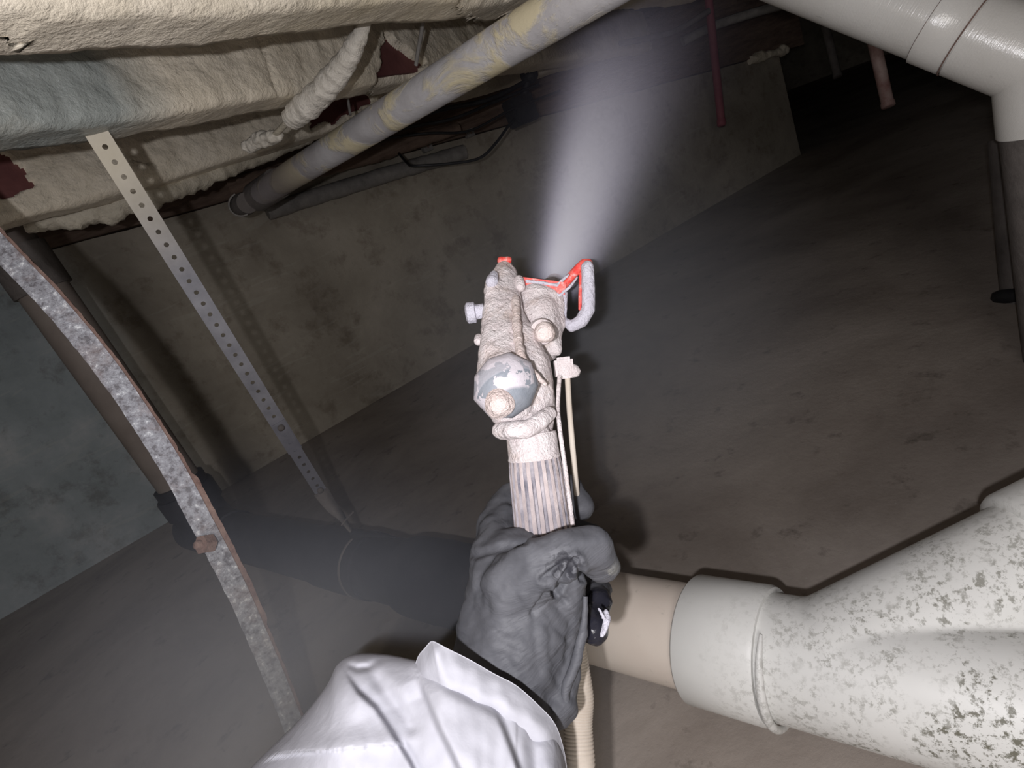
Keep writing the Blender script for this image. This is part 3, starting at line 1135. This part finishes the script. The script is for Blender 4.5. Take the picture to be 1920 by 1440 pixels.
def wrinkle(p, q):
    x, y = seen(p)
    # long shallow folds that run across the hand, deeper ones on the wrist
    u_ = (x - 850) * .32 + (y - 900) * .95
    w = .0011 * math.sin(u_ / 9 + 3.5 * fbm(p, 22, 2)) * max(0, noise.noise(Vector(p) * 30) + .25)
    w += .0011 * fbm(p, 55, 3)
    if y > 1110:
        v_ = (x - 850) * .75 - (y - 1100) * .55
        w += .0022 * (abs(noise.noise(Vector((u_ / 50, v_ / 26, 2.)))) - .3)
    # deep pinched crease on the base of the thumb
    for (ax_, ay_, bx_, by_, dd) in ((1075, 1050, 1040, 1112, .004), (1018, 1085, 1062, 1052, .003), (1000, 1150, 1030, 1108, .0022), (1082, 1050, 1090, 1085, .003),
                                     (890, 1042, 985, 1018, .0015), (1040, 1110, 1060, 1128, .002)):
        l2 = (bx_ - ax_) ** 2 + (by_ - ay_) ** 2
        s = max(0, min(1, ((x - ax_) * (bx_ - ax_) + (y - ay_) * (by_ - ay_)) / l2))
        ds = math.hypot(x - ax_ - s * (bx_ - ax_), y - ay_ - s * (by_ - ay_))
        w += -dd * math.exp(-(ds / 5) ** 2) + dd * .4 * math.exp(-((ds - 11) / 5) ** 2)
    return w


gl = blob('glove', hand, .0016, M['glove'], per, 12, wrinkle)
# loose rolled hem of the glove along the right of the wrist
hem = catmull([P(1098, 1118, .366), P(1096, 1160, .364), P(1090, 1200, .36), P(1078, 1245, .356), P(1062, 1290, .352), P(1062, 1330, .35)], 40)
tube('glove_edge', hem, np.interp(np.linspace(0, 1, 40), [0, .4, .7, 1], [.0015, .0028, .0036, .002]), M['glove'], per, 10, True,
     lambda p, i, a: .35 * fbm(p, 120, 2))
blob('paint_smear', [[cr(1136, 1146, .374, 5), cr(1138, 1160, .371, 8), cr(1135, 1176, .368, 7), cr(1128, 1192, .368, 4)], [cr(1122, 1140, .370, 2), cr(1132, 1158, .368, 4)]], .0011, M['smear'], per, 1,
     lambda p, q: .0008 * fbm(p, 150, 2))

# sleeve: a closed bag of cloth; each fold is real depth
top = [(380, 1545), (470, 1440), (560, 1350), (612, 1285), (634, 1244), (668, 1226), (725, 1227), (790, 1240), (850, 1248), (905, 1268), (962, 1300), (975, 1318), (1010, 1350), (1048, 1392), (1062, 1440), (1066, 1500)]
bot = [(330, 1900), (420, 1900), (500, 1900), (560, 1900), (620, 1900), (680, 1900), (740, 1900), (800, 1900), (860, 1900), (900, 1900), (940, 1900), (970, 1900), (1000, 1900), (1030, 1900), (1055, 1900), (1075, 1900)]
NS, NTT = 230, 150
topc, botc = catmull([(x, y, 0) for x, y in top], NS), catmull([(x, y, 0) for x, y in bot], NS)
# folds: polyline, width px, depth m, one-sided (+1: right side falls away)
FOLDS = [
    ([(648, 1262), (672, 1296), (705, 1325), (735, 1370), (768, 1425), (790, 1470), (830, 1560)], 9, .0085, 1),
    ([(785, 1272), (800, 1310), (822, 1365), (850, 1420), (872, 1470)], 26, .008, -1),
    ([(925, 1320), (945, 1365), (962, 1410), (980, 1460), (990, 1520)], 10, .006, 1),
    ([(490, 1424), (560, 1412), (640, 1406), (722, 1398)], 10, .005, 2),
    ([(968, 1300), (985, 1330), (1012, 1358)], 8, .005, -1),
    ([(640, 1240), (670, 1252), (690, 1250), (715, 1232)], 7, .004, 0),
    ([(690, 1256), (720, 1290), (765, 1350), (770, 1362)], 16, .004, 0),
    ([(800, 1262), (880, 1300), (925, 1322), (965, 1300)], 14, .005, 0),
    ([(1012, 1330), (1000, 1400), (1010, 1470)], 16, .005, 0),
]


def fold(x, y):
    w = 0
    for pl_, wd, dp, side in FOLDS:
        best, sg, tt2 = 1e9, 1, 0
        for k in range(len(pl_) - 1):
            (ax_, ay_), (bx_, by_) = pl_[k], pl_[k + 1]
            l2 = (bx_ - ax_) ** 2 + (by_ - ay_) ** 2
            s = max(0, min(1, ((x - ax_) * (bx_ - ax_) + (y - ay_) * (by_ - ay_)) / l2))
            dx, dy = x - ax_ - s * (bx_ - ax_), y - ay_ - s * (by_ - ay_)
            d2 = math.hypot(dx, dy)
            if d2 < best:
                best = d2
                sg = 1 if (bx_ - ax_) * dy - (by_ - ay_) * dx < 0 else -1
                tt2 = (k + s) / (len(pl_) - 1)
        fade = min(1, tt2 * 4 + .15)
        if side == 0:
            w += -dp * math.exp(-(best / wd) ** 2) * fade
        elif side == 2:
            w += (dp * math.exp(-(best / (wd * 3)) ** 2) * (1 if sg > 0 else -.2)) * fade
        else:
            b_ = .5 + .5 * math.tanh(sg * side * best / 5.0)
            # a step that sinks on one side and climbs back slowly
            w += (-b_ * dp * math.exp(-best / (wd * 3.2)) + (1 - b_) * dp * .45 * math.exp(-best / (wd * 2.5))) * fade
    return w


V, Fc = [], []
for j in range(NTT):
    tj = (j / (NTT - 1)) ** 1.5
    for i in range(NS):
        s = i / (NS - 1)
        x, y = topc[i][:2] * (1 - tj) + botc[i][:2] * tj
        rim = math.sqrt(max(0, 1 - (1 - min(1, tj * 3.2)) ** 2))
        edge = math.sqrt(max(0, 1 - abs(2 * s - 1) ** 6))
        q_ = min(1, max(0, (s - .38) / .16)); q_ = q_ * q_ * (3 - 2 * q_)
        z = (.362 - .052 * rim * edge) * (1 - q_) + (.322 - .022 * rim * edge + .022 * max(0, (s - .85) / .15)) * q_ - .075 * tj
        f = fold(x, y) * min(1, tj * 16 + .25) * min(1, rim * 1.5 + .3)
        f += .0022 * noise.noise(Vector((x / 70, y / 110, 4.))) + .0009 * noise.noise(Vector((x / 22, y / 40, 9.)))
        V.append(P(x, y, z - f))
for j in range(NTT - 1):
    for i in range(NS - 1):
        Fc.append((j * NS + i, j * NS + i + 1, (j + 1) * NS + i + 1, (j + 1) * NS + i))
nf = len(V)
# back of the bag
for j in range(30):
    tj = (j / 29) ** 1.2
    for i in range(NS):
        s = i / (NS - 1)
        x, y = topc[i][:2] * (1 - tj) + botc[i][:2] * tj
        rim = math.sqrt(max(0, 1 - (1 - min(1, tj * 3.2)) ** 2))
        edge = math.sqrt(max(0, 1 - abs(2 * s - 1) ** 6))
        V.append(P(x, y, .3625 + .042 * rim * edge - .05 * tj))
for j in range(29):
    for i in range(NS - 1):
        Fc.append((nf + j * NS + i, nf + (j + 1) * NS + i, nf + (j + 1) * NS + i + 1, nf + j * NS + i + 1))
sleeve = build('sleeve', V, Fc, M['cloth'], per)
# the far lip of the cuff standing up round the wrist
lip_t = [(775, 1262), (783, 1232), (797, 1214), (807, 1203), (815, 1203), (840, 1216), (880, 1236), (925, 1262), (968, 1285), (1010, 1322), (1040, 1356), (1056, 1400), (1064, 1450), (1066, 1520)]
lip_b = [(800, 1330), (810, 1330), (818, 1330), (828, 1330), (838, 1330), (850, 1335), (880, 1340), (910, 1350), (940, 1365), (970, 1390), (1000, 1420), (1020, 1450), (1030, 1480), (1040, 1540)]
n1, n2 = 120, 40
lt, lb = catmull([(x, y, 0) for x, y in lip_t], n1), catmull([(x, y, 0) for x, y in lip_b], n1)
V, Fc = [], []
for layer in (0, 1):
    for j in range(n2):
        tj = j / (n2 - 1)
        for i in range(n1):
            x, y = lt[i][:2] * (1 - tj) + lb[i][:2] * tj
            z = .316 + .024 * (abs(i / n1 - .5) * 2) ** 2.5 - .012 * math.sin(min(1, tj * 1.6) * math.pi / 2)
            z += .0015 * noise.noise(Vector((x / 26, y / 30, 5.)))
            z -= .004 * math.exp(-((x - 811) * .5 + (y - 1202) * .4 - 12) ** 2 / 160)
            if layer:
                z += .0012
            V.append(P(x, y, z))
    b0_ = layer * n1 * n2
    for j in range(n2 - 1):
        for i in range(n1 - 1):
            f = (b0_ + j * n1 + i, b0_ + j * n1 + i + 1, b0_ + (j + 1) * n1 + i + 1, b0_ + (j + 1) * n1 + i)
            Fc.append(f if layer == 0 else f[::-1])
for i in range(n1 - 1):
    Fc.append((i, i + 1, n1 * n2 + i + 1, n1 * n2 + i))
build('cuff', V, Fc, M['cloth'], per)

# ------------------------------------------------------------------ the spray gun
gun = thing('spray_gun', P(1022, 1020, .41), 'spray gun caked in pinkish white foam with red nozzle guard, gripped upright', 'spray gun')


def bulk(p, q):
    return .0011 * fbm(p, 60, 3) + .00035 * fbm(p, 260, 3)


# main casting: a long shield shape
blob('gun_body', [
    [cr(946, 498, .500, 14), cr(944, 528, .488, 27), cr(943, 580, .470, 37), cr(944, 640, .445, 45), cr(946, 700, .420, 53), cr(955, 760, .408, 46)],
    [cr(958, 512, .496, 14), cr(962, 580, .462, 20), cr(966, 640, .438, 24), cr(966, 690, .410, 26)],
    [cr(924, 535, .470, 16), cr(924, 600, .450, 22), cr(924, 670, .420, 28)],
    [cr(958, 600, .466, 30), cr(978, 650, .445, 40), cr(990, 690, .432, 44), cr(998, 740, .425, 42), cr(1000, 790, .42, 36)],
    [cr(1006, 680, .438, 27), cr(1012, 740, .43, 30), cr(1010, 800, .42, 30)],
], .0016, M['crust'], gun, 14, bulk)
blob('foam_ridge', [
    [cr(966, 560, .455, 8), cr(970, 620, .424, 9), cr(976, 668, .402, 9), cr(1000, 700, .396, 8), cr(1022, 720, .400, 6)],
], .0012, M['crust_pink'], gun, 5, lambda p, q: .0008 * fbm(p, 120, 3))
blob('spray_head', [
    [cr(1012, 590, .480, 40), cr(1016, 620, .475, 40), cr(1020, 650, .470, 32)],
    [cr(1005, 560, .485, 32), cr(1030, 565, .487, 28), cr(1045, 610, .480, 18)],
    [cr(1040, 640, .47, 13), cr(1046, 660, .46, 9)],
], .0016, M['crust'], gun, 10, bulk)
cyl = lambda *a, **k: lathe(*a, **k)
lathe('nozzle_tip', P(1028, 562, .500), P(1040, 528, .545), [(0, .013), (.5, .012), (.55, .009), (1, .008)], M['crust'], gun, 24)
# red guard
obox('guard_bar', P(984, 533, .486), P(1054, 542, .482), .0042, .008, P(984, 542, .492) - P(984, 532, .492), M['red'], gun, .003)
blob('guard_loop', [[cr(1050, 543, .486, 9), cr(1072, 517, .486, 9), cr(1094, 494, .486, 9), cr(1103, 494, .486, 9)]], .0009, M['red'], gun, 1,
     lambda p, q: .0004 * fbm(p, 200, 2))
blob('guard_loop', [[cr(1101, 500, .480, 12), cr(1103, 540, .478, 13), cr(1103, 580, .478, 13), cr(1090, 602, .478, 13), cr(1072, 612, .480, 11), cr(1062, 606, .482, 9)],
                    [cr(1058, 550, .486, 6), cr(1057, 600, .484, 6)]], .0010, M['smear'], gun, 2, lambda p, q: .0005 * fbm(p, 120, 2))
blob('loop_edge', [[cr(1089, 512, .482, 4), cr(1088, 560, .480, 4), cr(1087, 580, .480, 3)]], .0008, M['red'], gun, 0)
blob('red_tip', [[cr(940, 489, .496, 8), cr(954, 488, .496, 7)]], .0009, M['red'], gun, 1, lambda p, q: .0006 * fbm(p, 200, 2))
blob('foam_dab', [[cr(922, 528, .462, 12), cr(926, 516, .468, 9)]], .0009, M['smear'], gun, 1, lambda p, q: .0005 * fbm(p, 120, 2))
blob('foam_dab', [[cr(974, 524, .478, 9), cr(976, 538, .474, 10)]], .0009, M['crust'], gun, 1, lambda p, q: .0005 * fbm(p, 120, 2))
blob('guard_crust', [[cr(988, 527, .481, 3.2), cr(1015, 530, .480, 3.4), cr(1044, 535, .479, 3.2), cr(1066, 515, .480, 2.6)],
                      [cr(992, 546, .479, 3), cr(1020, 549, .478, 3.5), cr(1050, 554, .478, 3.4), cr(1068, 538, .478, 3), cr(1082, 520, .478, 2.5)]], .0007, M['smear'], gun, 1,
     lambda p, q: .0005 * fbm(p, 200, 2))
# side fitting on the left
lathe('side_fitting', P(908, 583, .462), P(873, 588, .462), [(0, .006), (.45, .006), (.45, .0068), (.5, .0085), (.9, .0085), (1, .006)], M['smear'], gun, 12,
      dent=lambda s, a: 1 + .06 * math.sin(6 * a))
blob('side_lug', [[cr(898, 634, .445, 9), cr(897, 640, .44, 9)]], .0009, M['crust'], gun, 1)
# bolt on the right
bp, bd = P(1016, 622, .446), P(1026, 625, .418) - P(1016, 622, .446)
lathe('bolt', bp, bp + bd * .75, [(0, .0066), (.7, .0078), (.8, .0078), (.95, .006), (1, .003)], M['crust_pink'], gun, 14, dent=lambda s, a: 1 + .06 * math.sin(3 * a + 1))
lathe('washer', bp - bd * .1, bp + bd * .12, [(0, .0105), (1, .0095)], M['crust'], gun, 20)
# cap with round knob
cp = P(948, 722, .398)
cdir = P(944, 738, .352) - cp; cdir /= np.linalg.norm(cdir)
capo = lathe('cap', cp - cdir * .004, cp + cdir * .024, [(0, .0215), (.25, .0225), (.5, .0220), (.75, .0185), (.92, .0125), (1, .0095)], M['cap'], gun, 9,
      dent=lambda s, a: 1 + .05 * math.sin(2 * a + .7))
kp = P(936, 757, .374)
kd = P(931, 764, .355) - kp; kd /= np.linalg.norm(kd)
lathe('cap_knob', kp - kd * .004, kp + kd * .008, [(0, .0098), (.5, .0094), (.62, .0075), (.7, .0072), (.85, .0055), (1, .003)], M['crust_pink'], capo, 28,
      dent=lambda s, a: 1 + .04 * math.sin(3 * a))
# collar bulge under the cap
blob('collar', [[cr(938, 806, .400, 17), cr(960, 808, .388, 19), cr(985, 806, .386, 18), cr(1012, 792, .392, 17), cr(1030, 775, .402, 14)]], .0011, M['crust'], gun, 8, bulk)
blob('neck', [[cr(985, 800, .412, 40), cr(998, 835, .412, 45)]], .0014, M['crust'], gun, 2, lambda p, q: .0006 * fbm(p, 120, 3))
# handle
ha, hb = P(996, 812, .412), P(1034, 1120, .408)
hx = hb - ha; HL = np.linalg.norm(hx)
lathe('handle_collar', ha, ha + hx * .16, [(0, .0172), (.1, .0178), (.85, .0180), (.93, .0186), (1, .0182)], M['crust'], gun, 40)
def ribs(s, a):
    return 1 + .035 * (1 if math.sin(a * 22) > -.3 else -1) * min(1, s * 12)
grip = lathe('grip', ha + hx * .155, hb, [(k / 12, .0182 + .0026 * (k / 12) ** 1.1) for k in range(13)], M['grip'], gun, 220, dent=ribs)
grip.data.materials.append(M['groove'])
for k, f in enumerate(grip.data.polygons):
    if len(f.vertices) == 4 and math.sin(2 * math.pi * ((k % 220) + .5) / 220 * 22) < -.3:
        f.material_index = 1
# quick coupler block and thin lines down the right of the handle
obox('coupler', P(1040, 692, .440), P(1074, 688, .440), .016, .016, P(1040, 680, .44) - P(1040, 700, .44), M['crust'], gun, .002)
lathe('coupler_nipple', P(1070, 694, .438), P(1087, 700, .436), [(0, .005), (.5, .005), (.8, .0035), (1, .002)], M['crust'], gun, 14)
tube('air_line', catmull([P(1064, 706, .440), P(1067, 760, .441), P(1072, 820, .442), P(1078, 886, .444), P(1082, 930, .45)], 50), .0022, M['hose'], gun, 10)
tube('thin_line', catmull([P(1049, 706, .425), P(1046, 760, .415), P(1049, 800, .405), P(1060, 880, .396), P(1074, 985, .392)], 50), .0016, M['crust'], gun, 8)

# supply hose below the glove
o_pts = catmull([P(1074, 1170, .43), P(1080, 1235, .43), P(1086, 1300, .425), P(1084, 1360, .42), P(1088, 1440, .41), P(1090, 1560, .40), P(1080, 1700, .40)], 190)
hs = tube('air_hose', o_pts, [.0088 + .0016 * min(1, max(0, (i - 30) / 40)) for i in range(190)], M['hose'], None, 22,
          wob=lambda p, i, a: .035 * math.sin(i * 2.1) + .03 * fbm(p, 50, 2))
tag(hs, 'cream ribbed hose hanging down from under the black glove', 'hose')

# ------------------------------------------------------------------ mist


def mist_plume():
    a, b = P(1038, 535, .535), P(1200, -60, 1.25)
    L = np.linalg.norm(b - a)
    me = bpy.data.meshes.new('mist_plume')
    bm = bmesh.new()
    ring_prev = None
    seg = 24
    R0, R1 = .030, .50
    for s in (0, .25, .5, .75, 1):
        rr = R0 + (R1 - R0) * s
        ring_ = [bm.verts.new((rr * math.cos(2 * math.pi * k / seg), rr * math.sin(2 * math.pi * k / seg), s * L)) for k in range(seg)]
        if ring_prev:
            for k in range(seg):
                bm.faces.new((ring_prev[k], ring_prev[(k + 1) % seg], ring_[(k + 1) % seg], ring_[k]))
        else:
            bm.faces.new(ring_[::-1])
        ring_prev = ring_
    bm.faces.new(ring_prev)
    bm.to_mesh(me); bm.free()
    o = bpy.data.objects.new('mist_plume', me)
    o.location = Vector(a)
    z = (b - a) / L
    x = R[:, 0] - z * R[:, 0].dot(z); x /= np.linalg.norm(x)
    y = np.cross(z, x)
    o.rotation_euler = Matrix(((x[0], y[0], z[0]), (x[1], y[1], z[1]), (x[2], y[2], z[2]))).to_euler()
    SC.collection.objects.link(o)
    t = NT('fine_mist')
    t.t.nodes.remove(t.b)
    tc = t.n('ShaderNodeTexCoord')
    sx = t.n('ShaderNodeSeparateXYZ')
    t.l(tc.outputs['Object'], sx.inputs[0])
    X, Y, Z = sx.outputs
    # half width of the jet grows along it
    w = t.math('ADD', t.math('MULTIPLY', Z, .085), .015)
    nz = t.noise(5, 4, .6, tc.outputs['Object'], 0, (1, 1, .5))
    nzc = t.math('SUBTRACT', nz, .5)
    xc = t.math('ADD', X, t.math('MULTIPLY', Z, .02))
    xr = t.math('DIVIDE', xc, w)
    yr = t.math('DIVIDE', Y, w)
    right = t.math('MAXIMUM', xr, 0.0)
    left = t.math('MINIMUM', xr, 0.0)
    rr = t.math('ADD', t.math('ADD', t.math('MULTIPLY', t.math('MULTIPLY', right, right), .55), t.math('MULTIPLY', t.math('MULTIPLY', left, left), 1.8)), t.math('MULTIPLY', yr, yr))
    core = t.math('POWER', 2.718, t.math('MULTIPLY', rr, -1.0))
    w2 = t.math('MULTIPLY', w, 2.6)
    xs_ = t.math('DIVIDE', t.math('SUBTRACT', X, t.math('MULTIPLY', Z, .05)), w2)
    ys_ = t.math('DIVIDE', Y, w2)
    wide = t.math('POWER', 2.718, t.math('MULTIPLY', t.math('ADD', t.math('MULTIPLY', xs_, xs_), t.math('MULTIPLY', ys_, ys_)), -1.4))
    dens = t.math('ADD', core, t.math('MULTIPLY', wide, .028))
    fall = t.math('DIVIDE', .030, t.math('ADD', w, .010))
    dens = t.math('MULTIPLY', t.math('MULTIPLY', dens, fall), t.math('ADD', 1.0, t.math('MULTIPLY', nzc, 1.2)))
    rad_ = t.math('SQRT', t.math('ADD', t.math('MULTIPLY', X, X), t.math('MULTIPLY', Y, Y)))
    rim_ = t.math('ADD', t.math('MULTIPLY', Z, (R1 - R0) / L), R0)
    edge_ = t.math('MULTIPLY', t.math('SUBTRACT', 1.0, t.math('DIVIDE', rad_, rim_), True), 3.0, True)
    dens = t.math('MULTIPLY', dens, edge_)
    endf = t.math('SUBTRACT', 1.0, t.math('DIVIDE', Z, L * 1.0), True)
    fade = t.math('POWER', 2.718, t.math('MULTIPLY', Z, -2.2))
    dens = t.math('MULTIPLY', t.math('MULTIPLY', t.math('MULTIPLY', dens, endf), fade), 19.0)
    vs = t.n('ShaderNodeVolumeScatter')
    vs.inputs['Color'].default_value = (.80, .77, .98, 1)
    vs.inputs['Anisotropy'].default_value = -0.45
    t.l(dens, vs.inputs['Density'])
    t.l(vs.outputs[0], t.out.inputs['Volume'])
    me.materials.append(t.m)
    t.m.cycles.volume_step_rate = .26
    tag(o, 'white mist jet blown upward from the red guarded nozzle', 'mist', kind='stuff')


def haze(name, c, rad, dens, label, col=(.84, .87, 1.0)):
    me = bpy.data.meshes.new(name)
    bm = bmesh.new()
    bmesh.ops.create_icosphere(bm, subdivisions=3, radius=1.0)
    bm.to_mesh(me); bm.free()
    o = bpy.data.objects.new(name, me)
    o.location = Vector(c)
    o.scale = rad
    o.rotation_euler = Matrix([[R[i, j] for j in range(3)] for i in range(3)]).to_euler()
    SC.collection.objects.link(o)
    t = NT(name)
    t.t.nodes.remove(t.b)
    tc = t.n('ShaderNodeTexCoord')
    ln = t.n('ShaderNodeVectorMath'); ln.operation = 'LENGTH'
    t.l(tc.outputs['Object'], ln.inputs[0])
    f = t.math('SUBTRACT', 1.0, ln.outputs['Value'], True)
    f = t.math('MULTIPLY', t.math('MULTIPLY', f, f), dens)
    f = t.math('MULTIPLY', f, t.math('ADD', .4, t.noise(2.2, 3, .6, tc.outputs['Object'])))
    vs = t.n('ShaderNodeVolumeScatter')
    vs.inputs['Color'].default_value = (*col, 1)
    t.l(f, vs.inputs['Density'])
    t.l(vs.outputs[0], t.out.inputs['Volume'])
    me.materials.append(t.m)
    tag(o, label, 'haze', kind='stuff')


mist_plume()
haze('mist_haze', P(600, 1330, .52), (.36, .28, .20), 6.5, 'thin bluish haze drifting by the white sleeve')
haze('mist_haze', P(1130, 640, .80), (.38, .34, .26), 3.6, 'thin grey haze hanging behind the spray gun')
